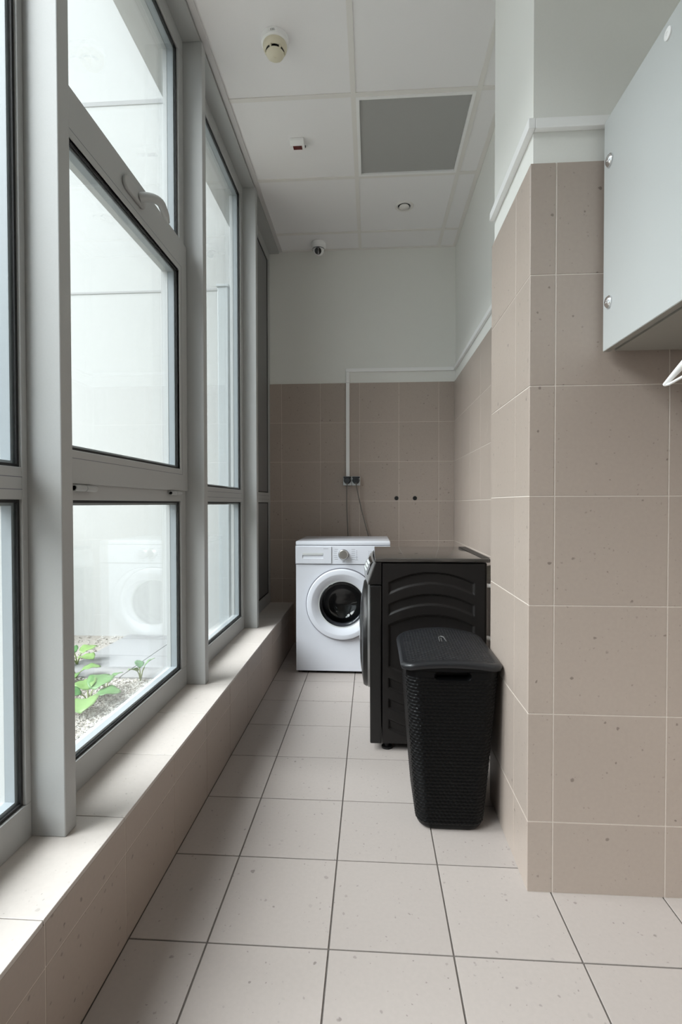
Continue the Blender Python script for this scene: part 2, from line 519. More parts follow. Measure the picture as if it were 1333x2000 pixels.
def window(n, y0, y1, label, vent=False, opaque=False, st1=0.052):
    w = thing('window_%d' % n, (-0.41, (y0 + y1) / 2, SILL), label, 'window', kind='structure')
    xo = -0.445
    st = 0.052
    zt = 2.942
    box('bottom_rail', xo, XFm, y0, y1, SILL, 0.398, 'alu', w, bevel=0.002)
    box('top_rail', xo, XFm, y0, y1, zt, HEAD, 'alu', w, bevel=0.002)
    box('stile', xo, XFm, y0, y0 + st, 0.398, zt, 'alu', w, bevel=0.002)
    box('stile', xo, XFm, y1 - st1, y1, 0.398, zt, 'alu', w, bevel=0.002)
    a, b = y0 + st, y1 - st1
    box('transom', xo, XFm, a, b, 1.095, 1.168, 'alu', w, bevel=0.002)
    for z in ([] if vent else [1.118, 1.146]):
        box('groove', XFm - 0.001, XFm + 0.0003, a, b, z - 0.0008, z + 0.0008, 'seam', w)
    glazing(w, a, b, 0.398, 1.095, XFm, opaque)
    if not vent:
        glazing(w, a, b, 1.168, zt, XFm, opaque)
    else:
        box('transom', xo, XFm, a, b, 2.085, 2.150, 'alu', w, bevel=0.002)
        glazing(w, a, b, 2.150, zt, XFm)
        # opening sash, standing proud of the frame
        sy0, sy1, sz0, sz1 = y0 + 0.004, y1 - 0.004, 1.138, 2.160
        xs_ = XFm + 0.011
        sash = MB().ring_x(-0.445, xs_ - 0.0015, sy0 + 0.05, sy1 - 0.05, sz0 + 0.035, sz1 - 0.08, 0.03, 0.03, 0.05, 0.05)
        sash.ring_x(XFm + 0.0004, xs_, sy0, sy1, sz0, sz1, 0.080, 0.080, 0.088, 0.130)
        so = sash.build('sash', 'alu', w, bevel=0.0015, seg=1)
        MB().ring_x(xs_ - 0.0005, xs_ + 0.0003, sy0 + 0.058, sy1 - 0.058, sz0 + 0.066, sz1 - 0.108, 0.0015, 0.0015, 0.0015, 0.0015).build('bead_line', 'seam', so)
        glazing(w, sy0 + 0.0805, sy1 - 0.0805, sz0 + 0.0885, sz1 - 0.1305, xs_)
        # hinges under the sash
        for hy in (sy0 + 0.155, sy1 - 0.14):
            h = MB()
            h.tube([(xs_ + 0.004, hy - 0.05, 1.127), (xs_ + 0.004, hy - 0.002, 1.127)], 0.0085, 14)
            h.tube([(xs_ + 0.004, hy + 0.002, 1.127), (xs_ + 0.004, hy + 0.05, 1.127)], 0.0085, 14)
            h.tube([(xs_ + 0.004, hy - 0.05, 1.127), (xs_ + 0.004, hy + 0.05, 1.127)], 0.006, 12)
            h.build('hinge', 'alu', w, smooth=40)
        # handle
        hy, hz = 0.400, 2.097
        hm = MB()
        poly = []
        for k in range(24):
            t = 2 * math.pi * k / 24
            cx = 0.050 if math.cos(t) > 0 else -0.050
            poly.append((hy + cx + 0.022 * math.cos(t), hz + 0.022 * math.sin(t)))
        hm.prism(poly, 'x', xs_, xs_ + 0.013)
        hb = hm.build('handle_plate', 'alu', w, bevel=0.005, seg=3)
        pts = []; rr = []
        for k in range(17):
            t = k / 16
            px = xs_ + 0.012 + 0.052 * min(1, math.sin(min(1, t * 1.7) * math.pi / 2)) - 0.012 * max(0, t - 0.55)
            py = hy + 0.026 + 0.118 * (t ** 1.55)
            pz = hz + 0.010 * math.sin(t * math.pi) - 0.018 * t * t
            pts.append((px, py, pz))
            rr.append(0.0150 - 0.003 * t if t < 0.85 else 0.0125 * (1 - (t - 0.85) / 0.15 * 0.55))
        MB().tube(pts, rr, 14).build('handle_lever', 'alu', w, smooth=60)
    return w

window(5, mull[0], mull[1] - MW, 'unseen grey framed fixed window added for light behind the viewer')  # unseen bay, added to brighten the front of the pier
window(3, mull[1], mull[2] - MW, 'grey framed fixed window cut off by the left edge', st1=0.018)
window(1, mull[2], mull[3] - MW, 'tall grey window with an opening middle sash and lever handle', vent=True)
window(2, mull[3], mull[4] - MW, 'narrow looking fixed window beyond the opening sash')
window(4, mull[4], YB - 0.004, 'opaque dark grey panelled window bay beside the far wall', opaque=True)
ws = struct(box('wall_side', -0.50, -0.30, YF, mull[0] - MW, SILL, ZC + 0.03, 'paint'), 'wall beside the viewer left of the windows', 'wall')
box('tiling', -0.30, -0.292, YF, mull[0] - MW, SILL, TOP, 'wall_tile', ws)
struct(box('wall_gable', -0.60, -0.459, YF, YB, ZC + 0.02, ZC + 0.9, 'render'), 'white outside wall band above the windows', 'wall')

# ------------------------------------------------------------------ courtyard outside
ZG = 0.10
YW = 2.43
ground = struct(box('ground', -9.0, -0.47, -8.0, YW + 0.3, ZG - 0.3, ZG - 0.012, 'soil'), 'gravelly courtyard ground outside the windows', 'ground')
cw = struct(box('wall_courtyard', -9.0, -0.462, YW, YW + 0.2, ZG - 0.3, 6.2, 'render'), 'tall white rendered courtyard wall outside the windows', 'wall')
for z in (2.66, 4.05):
    box('wall_joint', -9.0, -0.462, YW - 0.004, YW + 0.001, z - (0.007 if z < 3 else 0.016), z + (0.007 if z < 3 else 0.016), 'joint', cw)
px = [-1.427, -1.025, -0.623, -0.475]
py = [YW, 2.325, 1.931, 1.536]
for i in range(3):
    for j in range(3):
        tile('paving_slab', px[i] + 0.003, px[i + 1] - 0.003, py[j + 1] + 0.003, py[j] - 0.003, ZG - 0.04, ZG, 'paver', ground)
# loose gravel
gv = MB()
rg = random.Random(3)
def stones(n, x0, x1, y0, y1, r0, r1, keep=lambda x, y: True):
    for _ in range(n):
        x, y = rg.uniform(x0, x1), rg.uniform(y0, y1)
        if not keep(x, y): continue
        r = rg.uniform(r0, r1)
        a = rg.uniform(0, 6.28)
        z = ZG - 0.010 + r * 0.35 + rg.uniform(0, 0.004)
        vs = []
        for k in range(4):
            w = a + k * math.pi / 2
            q = r * rg.uniform(0.75, 1.2)
            vs.append((x + q * math.cos(w), y + q * math.sin(w), z + rg.uniform(-.3, .3) * r))
        vs += [(x, y, z + r * rg.uniform(.5, .8)), (x, y, z - r * .6)]
        gv.add(vs, [(0, 1, 4), (1, 2, 4), (2, 3, 4), (3, 0, 4), (1, 0, 5), (2, 1, 5), (3, 2, 5), (0, 3, 5)])
paved = lambda x, y: not (x > -1.44 and y > 1.525)
stones(17000, -1.6, -0.475, 0.0, 1.60, 0.004, 0.0085, paved)
stones(5000, -2.4, -0.475, -0.8, 2.40, 0.005, 0.010, paved)
tag(gv.build('gravel', 'stone', fix=False), 'pale loose gravel covering the ground outside the windows', 'gravel', kind='stuff')

# post and box against the courtyard wall
pt = thing('metal_post', (-0.585, 2.2, ZG), 'slim pale blue grey post outside the narrow fixed window', 'post')
box('shaft', -0.623, -0.552, 2.10, 2.30, ZG - 0.01, 2.535, 'post', pt, bevel=0.004)
box('cap', -0.630, -0.545, 2.093, 2.307, 2.535, 2.553, 'post', pt, bevel=0.004)
ub = thing('utility_box', (-2.75, 2.28, ZG), 'dark grey metal box against the courtyard wall at the left edge', 'box')
box('body', -3.22, -2.262, 2.14, 2.42, ZG, 1.09, 'darkbox', ub, bevel=0.008)
box('lid', -3.24, -2.245, 2.12, 2.425, 1.09, 1.12, 'darkbox', ub, bevel=0.006)

# leafy plants
def leaf_mesh():
    vs = []; fs = []
    n, m = 9, 6
    for i in range(n + 1):
        t = i / n
        wdt = 0.46 * math.sin(math.pi * min(1, t * 0.93 + 0.05)) ** 0.75
        for j in range(m + 1):
            s_ = j / m * 2 - 1
            ripple = 0.03 * math.sin(t * 14 + j) * abs(s_)
            vs.append((s_ * wdt, t, 0.28 * t - 0.38 * t * t + 0.20 * abs(s_) * wdt + ripple))
    for i in range(n):
        for j in range(m):
            a = i * (m + 1) + j
            fs.append((a, a + 1, a + m + 2, a + m + 1))
    me = bpy.data.meshes.new('leaf')
    me.from_pydata(vs, [], fs)
    bm = bmesh.new(); bm.from_mesh(me)
    r = bmesh.ops.solidify(bm, geom=bm.faces[:], thickness=0.012)
    bm.to_mesh(me); bm.free()
    me.shade_smooth()
    me.materials.append(MT['leaf'])
    return me
LEAF = leaf_mesh()
rp = random.Random(11)
def plant(x, y, label, leaves, size):
    t = thing('leafy_plant', (x, y, ZG - 0.005), label, 'plant', 'young plants in the courtyard gravel')
    for k, (az, tilt, h, sc_) in enumerate(leaves):
        az = math.radians(az)
        d = Vector((math.sin(az), math.cos(az), 0))
        base = Vector((x, y, ZG - 0.005))
        root = base + d * (0.25 * size) + Vector((0, 0, h * size))
        mid = base.lerp(root, 0.5) + Vector((0, 0, h * size * 0.2))
        MB().tube([base, mid, root], [0.004, 0.0035, 0.0025], 6).build('stem', 'stem', t, smooth=60)
        o = bpy.data.objects.new('leaf', LEAF)
        link(o, root, t)
        o.rotation_euler = (math.radians(tilt), math.radians(rp.uniform(-14, 14)), -az)
        o.scale = (size * sc_, size * sc_, size * sc_)
plant(-1.40, 1.74, 'broad leafed plant beside the paving slabs outside', [(20, 12, .55, 1.0), (110, 5, .45, .9), (230, 8, .4, .9), (300, 15, .6, .8)], 0.12)
plant(-1.27, 1.52, 'dark leafed plant in front of the paving slabs', [(60, 10, .35, .9), (170, 0, .3, 1.0), (280, 12, .45, .85)], 0.11)
plant(-0.985, 1.16, 'largest bright green plant in the pale gravel', [(5, 14, .5, 1.15), (75, 8, .35, .9), (160, 2, .35, 1.2), (250, 5, .45, .9), (320, 12, .5, .9)], 0.13)
plant(-1.0, 1.345, 'small pale seedling behind the bright green plant', [(40, 22, .6, .8), (190, 14, .4, .7), (290, 18, .5, .7)], 0.09)
plant(-0.885, 1.500, 'small upright seedling at the edge of the slabs', [(60, 40, .9, .8), (200, 30, .7, .75), (320, 34, .8, .7)], 0.085)
plant(-0.70, 0.90, 'single leaf plant low beside the window frame', [(10, 6, .3, 1.5), (200, 4, .25, 1.0)], 0.10)
plant(-2.02, 1.92, 'dark bushy plant at the far left of the courtyard', [(20, 20, .9, 1.1), (100, 10, .7, 1.1), (190, 5, .6, 1.2), (280, 12, .8, 1.1)], 0.16)
plant(-1.66, 1.42, 'mid green plant at the left edge behind the mullion', [(40, 10, .6, 1.0), (150, 5, .5, 1.1), (260, 12, .6, 1.0)], 0.13)
plant(-1.24, 0.90, 'pale leafed plant at the left edge in the gravel', [(30, 10, .6, 1.0), (130, 6, .5, 1.0), (240, 14, .6, .9)], 0.11)
plant(-0.90, 0.47, 'tall stemmed yellow green plant nearest the left edge', [(350, 20, 1.0, .9), (100, 12, .9, .9), (210, 18, 1.1, .9)], 0.10)

# ------------------------------------------------------------------ white washing machine
WX0, WX1, WY, WD, WT_ = -0.076, 0.524, 1.955, 2.46, 0.845
wm = thing('washing_machine', ((WX0 + WX1) / 2, (WY + WD) / 2, 0.0), 'white front loading washing machine against the far tiled wall', 'washing machine')
DX, DZ = 0.219, 0.446
def holed(mb, x0, x1, z0, z1, r, y0, y1, n=64):
    """slab with a round hole at the drum axis"""
    inn = []; out = []
    for k in range(n):
        a = 2 * math.pi * (k + 0.5) / n
        c, s_ = math.cos(a), math.sin(a)
        inn.append((DX + r * c, DZ + r * s_))
        t = min(((x1 - DX) if c > 0 else (x0 - DX)) / c if abs(c) > 1e-9 else 9e9, ((z1 - DZ) if s_ > 0 else (z0 - DZ)) / s_ if abs(s_) > 1e-9 else 9e9)
        out.append((DX + t * c, DZ + t * s_))
    # pull the nearest ray to each corner
    for cx_, cz_ in ((x0, z0), (x1, z0), (x1, z1), (x0, z1)):
        k = min(range(n), key=lambda q: (out[q][0] - cx_) ** 2 + (out[q][1] - cz_) ** 2)
        out[k] = (cx_, cz_)
    vs = [(a, y0, b) for a, b in inn + out] + [(a, y1, b) for a, b in inn + out]
    fs = []
    for k in range(n):
        j = (k + 1) % n
        fs += [(k, j, n + j, n + k), (2 * n + k, 3 * n + k, 3 * n + j, 2 * n + j), (n + k, n + j, 3 * n + j, 3 * n + k), (k, 2 * n + k, 2 * n + j, j)]
    return mb.add(vs, fs)
holed(MB().box(WX0, WX1, WY + 0.16, WD, 0.016, 0.816), WX0, WX1, 0.016, 0.816, 0.170, WY + 0.004, WY + 0.1602).build('body', 'white_enamel', wm, smooth=30)
box('worktop', WX0 - 0.001, WX1 + 0.001, WY - 0.002, WD + 0.006, 0.819, WT_, 'white_enamel', wm, bevel=0.005, seg=3)
box('plinth_shadow_gap', WX0 + 0.012, WX1 - 0.012, WY + 0.015, WD - 0.01, 0.008, 0.0165, 'black', wm)
box('control_panel', WX0 - 0.002, WX1 + 0.002, WY - 0.008, WY + 0.0035, 0.700, 0.8175, 'white_enamel', wm, bevel=0.004)
for fx_ in (WX0 + 0.05, WX1 - 0.05):
    for fy_ in (WY + 0.05, WD - 0.05):
        MB().lathe([(0.0, 0.0), (0.022, 0.0), (0.020, 0.009), (0.0, 0.009)], 20, Matrix.Translation((fx_, fy_, 0.0))).build('foot', 'black', wm, smooth=40)
holed(MB(), WX0 + 0.001, WX1 - 0.001, 0.018, 0.697, 0.165, WY - 0.003, WY + 0.0039).build('front_panel', 'white_enamel', wm, smooth=30)
# detergent drawer with recessed grip
dr = MB()
dx0, dx1, dz0, dz1 = WX0 + 0.004, 0.152, 0.706, 0.8115
hx0, hx1, hz0, hz1 = -0.033, 0.100, 0.737, 0.772
yo, yi = WY - 0.0125, WY - 0.0075
o4 = [(dx0, dz0), (dx1, dz0), (dx1, dz1), (dx0, dz1)]
i4 = [(hx0, hz0), (hx1, hz0), (hx1, hz1), (hx0, hz1)]
vs = [(a, yo, b) for a, b in o4 + i4] + [(a, yi, b) for a, b in o4] + [(hx0 + 0.004, WY + 0.012, hz0 + 0.012), (hx1 - 0.004, WY + 0.012, hz0 + 0.012), (hx1 - 0.002, WY + 0.012, hz1), (hx0 + 0.002, WY + 0.012, hz1)]
fs = []
for k in range(4):
    j = (k + 1) % 4
    fs += [(k, j, 4 + j, 4 + k), (k, 8 + k, 8 + j, j), (4 + k, 4 + j, 12 + j, 12 + k)]
fs.append((12, 13, 14, 15))
dro = dr.add(vs, fs).build('drawer', 'white_enamel', wm, fix=True)
box('grip_lip', hx0, hx1, WY - 0.0135, WY - 0.008, 0.758, 0.773, 'socket_grey', dro, bevel=0.002)
box('drawer_gap', dx1, dx1 + 0.002, WY - 0.0086, WY - 0.0078, dz0, dz1, 'seam', wm)
box('panel_seam', WX0 - 0.001, WX1 + 0.001, WY - 0.0045, WY - 0.001, 0.6972, 0.6998, 'seam', wm)
box('panel_seam', WX0 - 0.001, WX1 + 0.001, WY - 0.0045, WY, 0.8176, 0.8188, 'seam', wm)
RY = Matrix.Rotation(math.radians(90), 4, 'X')     # z axis -> -y
def facing(x, z, y): return Matrix.Translation((x, y, z)) @ RY
kn = MB().lathe([(0.031, 0.0), (0.031, 0.006), (0.029, 0.008), (0.0285, 0.026), (0.026, 0.029), (0.0, 0.0295)], 40, facing(0.229, 0.762, WY - 0.008)).build('dial', 'steel', wm, smooth=35)
MB().lathe([(0.0335, 0.0), (0.0335, 0.003), (0.031, 0.004)], 40, facing(0.229, 0.762, WY - 0.008)).build('dial_ring', 'seam', kn, smooth=35)
# panel printing: dial legends, brand line and dot display
pr = MB()
def dash(x, z, w, h=0.0022): pr.box(x, x + w, WY - 0.0086, WY - 0.0079, z - h / 2, z + h / 2)
for k in range(6):
    z = 0.795 - k * 0.0125
    dash(0.165 + 0.003 * abs(k - 2.5), z, 0.022)
    dash(0.280, z, 0.022)
for k in range(5):
    dash(0.311, 0.785 - k * 0.012, 0.0045, 0.005)
dash(0.304, 0.745, 0.016); dash(0.304, 0.729, 0.018)
dash(0.222, 0.716, 0.014, 0.006)
for i in range(5):
    for j in range(4):
        dash(0.388 + i * 0.009, 0.783 - j * 0.011, 0.0035, 0.0035)
tag(pr.build('panel_print', 'print_grey', wm, fix=False), kind='stuff')
bt = MB().box(0.102, 0.133, WY - 0.0132, WY - 0.0124, 0.7985, 0.8010).build('drawer_print', 'print_grey', dro)
# door: ring, dished glass
dm = facing(DX, DZ, WY - 0.003)
door = MB().lathe([(0.225, 0.0), (0.225, 0.016), (0.219, 0.024), (0.196, 0.029), (0.190, 0.028), (0.150, 0.008), (0.144, 0.004), (0.144, 0.0)], 96, dm).build('door', 'white_enamel', wm, smooth=40)
MB().lathe([(0.2305, 0.0), (0.2305, 0.004), (0.2255, 0.005), (0.2255, 0.0)], 96, dm).build('door_gap', 'seam', door, smooth=40)
MB().lathe([(0.1445, 0.006), (0.140, 0.010), (0.132, 0.010), (0.126, 0.004), (0.118, -0.020), (0.104, -0.045), (0.080, -0.062), (0.045, -0.071), (0.0, -0.073)], 96, dm).build('door_glass', 'smoke_glass', door, smooth=60)
MB().lathe([(0.150, -0.004), (0.150, -0.030), (0.132, -0.040), (0.132, -0.050), (0.160, -0.056)], 72, dm).build('door_seal', 'seam', wm, smooth=40)
drum = MB().lathe([(0.160, -0.056), (0.158, -0.150), (0.140, -0.154), (0.060, -0.148), (0.050, -0.154), (0.0, -0.156)], 72, dm).build('drum', 'drum_steel', wm, smooth=40)
MB().lathe([(0.152, 0.0), (0.152, 0.009), (0.144, 0.007)], 96, dm).build('glass_rim', 'socket_grey', door, smooth=40)

# ------------------------------------------------------------------ black dryer, door turned to the windows
DY0, DY1 = 0.975, 1.560
td = thing('tumble_dryer', (0.65, 1.27, 0.0), 'black front loading dryer with embossed side panel beside the right wall', 'dryer')
box('body', 0.453, 0.905, DY0 + 0.012, DY1, 0.030, 0.827, 'dryer', td, bevel=0.004)
# front frame with slanted fascia
MB().prism([(0.400, 0.033), (0.398, 0.727), (0.450, 0.727), (0.450, 0.033)], 'y', DY0, DY1).build('front_frame', 'dryer_front', td, bevel=0.005)
MB().prism([(0.391, 0.731), (0.425, 0.829), (0.450, 0.829), (0.450, 0.731)], 'y', DY0 + 0.001, DY1 - 0.001).build('fascia_body', 'dryer', td, bevel=0.003)
n_ = Vector((-0.098, 0, 0.034)).normalized()
def fp(t, out):   # point on the slanted fascia
    a = Vector((0.391, 0, 0.731)).lerp(Vector((0.425, 0, 0.829)), t) + n_ * out
    return (a.x, a.z)
def fascia_grid(t0, t1, y0, y1, out, nt=10, ny=28):
    """bowed skin over the slanted fascia, closed at its rim"""
    def pt(t, y, o):
        k = max(0.0, math.sin(math.pi * (y - DY0) / (DY1 - DY0)))
        x, z = fp(t, o + 0.030 * k ** 0.6 * (4 * t * (1 - t)) ** 0.35 if o >= 0 else 0.0)
        return (x, y, z)
    vs = []; fs = []
    for j_ in range(ny + 1):
        for i_ in range(nt + 1):
            vs.append(pt(t0 + (t1 - t0) * i_ / nt, y0 + (y1 - y0) * j_ / ny, out))
    for j_ in range(ny):
        for i_ in range(nt):
            a = j_ * (nt + 1) + i_
            fs.append((a, a + 1, a + nt + 2, a + nt + 1))
    rim = list(range(nt + 1)) + [q * (nt + 1) + nt for q in range(1, ny + 1)] + [ny * (nt + 1) + q for q in range(nt - 1, -1, -1)] + [q * (nt + 1) for q in range(ny - 1, 0, -1)]
    n0 = len(vs)
    for q in rim:
        vs.append((vs[q][0] + 0.004, vs[q][1], vs[q][2] - 0.0013))
    for k in range(len(rim)):
        k2 = (k + 1) % len(rim)
        fs.append((rim[k2], rim[k], n0 + k, n0 + k2))
    return MB().add(vs, fs)
fa = fascia_grid(0.0, 0.98, DY0 + 0.002, DY1 - 0.002, 0.003).build('fascia', 'silver', td, smooth=40)
fascia_grid(0.34, 0.93, DY0 + 0.035, DY0 + 0.26, 0.006).build('display', 'dark_glass', fa, smooth=40)
for k in range(3):
    fascia_grid(0.44 + 0.15 * k, 0.53 + 0.15 * k, DY0 + 0.07, DY0 + 0.19, 0.0085, 2, 8).build('button', 'socket_grey', fa, smooth=40)
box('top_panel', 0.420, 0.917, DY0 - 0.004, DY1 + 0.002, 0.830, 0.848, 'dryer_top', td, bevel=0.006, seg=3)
box('top_back_rail', 0.880, 0.9165, DY0 + 0.01, DY1 - 0.01, 0.8482, 0.8495, 'dryer', td)
# embossed side panel as real relief
def sp_depth(x, z):
    u = (x - 0.665) / 0.183
    arch = 0.046 * (1 - u * u)
    def sd_band(lo, hi, flip):
        # signed distance-ish to the arched band (negative inside)
        a = -arch if flip else arch
        return max(lo + a - z, z - hi - a, abs(x - 0.665) - 0.183)
    d = 9
    for lo, hi in ((0.691, 0.740), (0.599, 0.645)): d = min(d, sd_band(lo, hi, False))
    for lo, hi in ((0.281, 0.324), (0.194, 0.233), (0.102, 0.142)): d = min(d, sd_band(lo, hi, True))
    big = max(0.372 - arch - z, z - 0.555 - arch, abs(x - 0.665) - 0.183)
    d = min(d, big)
    t = max(0, min(1, (0.003 - d) / 0.009))
    return 0.0085 * t * t * (3 - 2 * t)
nx, nz = 148, 264
px0, px1, pz0, pz1 = 0.454, 0.893, 0.036, 0.824
sp = MB(); vs = []; fs = []
for j in range(nz + 1):
    z = pz0 + (pz1 - pz0) * j / nz
    for i in range(nx + 1):
        x = px0 + (px1 - px0) * i / nx
        vs.append((x, DY0 + sp_depth(x, z), z))
for j in range(nz):
    for i in range(nx):
        a = j * (nx + 1) + i
        fs.append((a, a + 1, a + nx + 2, a + nx + 1))
# turn the rim back so the panel has thickness
loop = [i for i in range(nx + 1)] + [j * (nx + 1) + nx for j in range(1, nz + 1)] + [nz * (nx + 1) + i for i in range(nx - 1, -1, -1)] + [j * (nx + 1) for j in range(nz - 1, 0, -1)]
n0 = len(vs)
for q in loop: vs.append((vs[q][0], DY0 + 0.0115, vs[q][2]))
for k in range(len(loop)):
    k2 = (k + 1) % len(loop)
    fs.append((loop[k2], loop[k], n0 + k, n0 + k2))
sp.add(vs, fs).build('side_panel', 'dryer', td, smooth=35, fix=False)
# round door on the window side
RXm = Matrix.Translation((0.399, 1.272, 0.452)) @ Matrix.Rotation(math.radians(-90), 4, 'Y')   # z axis -> -x
ddo = MB().lathe([(0.258, 0.0), (0.258, 0.018), (0.250, 0.030), (0.205, 0.038), (0.196, 0.036), (0.196, 0.0)], 96, RXm).build('door', 'dryer_front', td, smooth=40)
MB().lathe([(0.197, 0.030), (0.190, 0.040), (0.150, 0.047), (0.080, 0.051), (0.0, 0.052)], 96, RXm).build('door_glass', 'dark_glass', ddo, smooth=60)
MB().lathe([(0.262, 0.0), (0.262, 0.008), (0.2585, 0.010)], 96, RXm).build('door_rim', 'silver', ddo, smooth=40)
for fx_ in (0.475, 0.86):
    for fy_ in (DY0 + 0.04, DY1 - 0.05):
        MB().lathe([(0.0, 0.0), (0.024, 0.0), (0.024, 0.008), (0.010, 0.010), (0.010, 0.031)], 20, Matrix.Translation((fx_, fy_, 0.0))).build('foot', 'black', td, smooth=40)
# hoses between the dryer and the wall behind it
MB().tube([(0.903, 1.04, 0.775), (0.950, 1.04, 0.785), (1.000, 1.05, 0.800), (1.034, 1.06, 0.805)], 0.030, 20).build('vent_duct', 'hose', td, smooth=50)
MB().tube([(0.902, 1.005, 0.728), (0.95, 1.005, 0.722), (1.034, 1.01, 0.718)], 0.009, 14).build('water_hose', 'white_plastic', td, smooth=50)
MB().tube([(0.902, 1.02, 0.495), (0.95, 1.02, 0.490), (1.034, 1.02, 0.485)], 0.010, 14).build('water_hose', 'white_plastic', td, smooth=50)

# ------------------------------------------------------------------ black laundry basket
lb = thing('laundry_basket', (0.668, 0.62, 0.0), 'tall black woven plastic laundry basket with lid beside the pier', 'laundry basket')
def rrect(a, b, r, n_arc=18, n_x=60, n_y=70):
    """rounded rectangle outline as (x, y, nx, ny, s) points, counter-clockwise from the -y side"""
    pts = []; s_ = 0
    def straight(p, q, nrm, n):
        nonlocal s_
        L_ = math.hypot(q[0] - p[0], q[1] - p[1])
        for k in range(n):
            t = k / n
            pts.append((p[0] + (q[0] - p[0]) * t, p[1] + (q[1] - p[1]) * t, *nrm, s_ + L_ * t))
        s_ += L_
    def arc(c, a0):
        nonlocal s_
        for k in range(n_arc):
            t = a0 + math.pi / 2 * k / n_arc
            pts.append((c[0] + r * math.cos(t), c[1] + r * math.sin(t), math.cos(t), math.sin(t), s_ + r * (t - a0)))
        s_ += r * math.pi / 2
    straight((-a + r, -b), (a - r, -b), (0, -1), n_x); arc((a - r, -b + r), -math.pi / 2)
    straight((a, -b + r), (a, b - r), (1, 0), n_y); arc((a - r, b - r), 0)
    straight((a - r, b), (-a + r, b), (0, 1), n_x); arc((-a + r, b - r), math.pi / 2)
    straight((-a, b - r), (-a, -b + r), (-1, 0), n_y); arc((-a + r, -b + r), math.pi)
    return pts, s_
BH = 0.552
nb = 240
bm_ = MB(); vs = []; fs = []
rows = []
for j in range(nb + 1):
    t = j / nb
    z = BH * t
    a = 0.108 + 0.045 * t ** 0.9
    b = 0.150 + 0.029 * t
    sh = 1.0
    if z < 0.030:       # rounded bottom edge
        q = 1 - z / 0.030
        a -= 0.016 * (1 - math.sqrt(max(0, 1 - q * q))); b -= 0.016 * (1 - math.sqrt(max(0, 1 - q * q)))
    cx = 0.668 + 0.003 * t
    cy = 0.605 + 0.010 * t
    pts, per = rrect(a, b, 0.045)
    ncell = 72
    row = []
    for (x, y, nx_, ny_, s_) in pts:
        u = s_ / per * ncell
        v = z / (BH / 48) + 1e-4
        h = 0
        if 0.022 < z < 0.515:
            uu = u + 0.5 * (int(v) % 2)
            fu = uu - math.floor(uu); fv = v - math.floor(v)
            h = 0.0032 * (math.sin(math.pi * fu) ** 0.8) * (math.sin(math.pi * fv) ** 0.8)
        # grip opening in the near side, below the rim
        if ny_ < -0.5 or ny_ > 0.5:
            d = max(abs(x) - 0.046, 0)
            dd = math.hypot(d, z - 0.5225)
            if dd < 0.022: h *= max(0, (dd - 0.016) / 0.006)
            if dd < 0.0125: h = -0.03 * min(1, (0.0125 - dd) / 0.004)
        if z > 0.536: h = 0.003
        row.append((cx + x + nx_ * h, cy + y + ny_ * h, z))
    rows.append(row)
npt = len(rows[0])
for row in rows: vs += row
for j in range(nb):
    for k in range(npt):
        k2 = (k + 1) % npt
        fs.append((j * npt + k, j * npt + k2, (j + 1) * npt + k2, (j + 1) * npt + k))
fs.append(tuple(reversed(range(npt))))
bm_.add(vs, fs).build('body', 'basket', lb, smooth=50, fix=False)
# crowned lid with woven centre and plain border
LXC, LYC, LA, LB_ = 0.6695, 0.613, 0.1655, 0.185
nu, nv = 120, 134
vs = []; fs = []
def lid_z(u, v):
    return 0.5575 + 0.008 * (v + 1) / 2 + (0.014 + 0.016 * (v + 1) / 2) * (1 - u * u)
RC = 0.045
for j in range(nv + 1):
    for i in range(nu + 1):
        u = i / nu * 2 - 1; v = j / nv * 2 - 1
        x, y = u * LA, v * LB_
        ex, ey = abs(x) - (LA - RC), abs(y) - (LB_ - RC)
        if ex > 0 and ey > 0:
            m_ = max(ex, ey); l_ = math.hypot(ex, ey)
            k_ = m_ / l_
            x = math.copysign(LA - RC + ex * k_, x); y = math.copysign(LB_ - RC + ey * k_, y)
            edge = RC - m_
        else:
            edge = min(LA - abs(x), LB_ - abs(y))
        z = lid_z(x / LA, y / LB_)
        if edge < 0.010: z -= 0.006 * (1 - edge / 0.010) ** 2
        if edge > 0.022:
            f1 = (x * 0.8 + y) / 0.0175; f2 = (x * 0.8 - y) / 0.0175
            fu = f1 - math.floor(f1); fv = f2 - math.floor(f2)
            z += 0.0036 * (math.sin(math.pi * fu) ** 0.8 * math.sin(math.pi * fv) ** 0.8) - 0.0022
        elif edge > 0.0195:
            z -= 0.0012
        vs.append((LXC + x, LYC + y, z))
for j in range(nv):
    for i in range(nu):
        a = j * (nu + 1) + i
        fs.append((a, a + 1, a + nu + 2, a + nu + 1))
loop = [i for i in range(nu + 1)] + [j * (nu + 1) + nu for j in range(1, nv + 1)] + [nv * (nu + 1) + i for i in range(nu - 1, -1, -1)] + [j * (nu + 1) for j in range(nv - 1, 0, -1)]
prev = loop
for dz, ins in ((0.006, -0.001), (0.014, 0.002)):
    n0 = len(vs)
    for q in loop:
        X, Y, Z = vs[q]
        vs.append((LXC + (X - LXC) * (1 - ins / LA), LYC + (Y - LYC) * (1 - ins / LB_), Z - dz))
    cur = list(range(n0, n0 + len(loop)))
    for k in range(len(loop)):
        k2 = (k + 1) % len(loop)
        fs.append((prev[k2], prev[k], cur[k], cur[k2]))
    prev = cur
lido = MB().add(vs, fs).build('lid', 'lid', lb, smooth=50, fix=False)
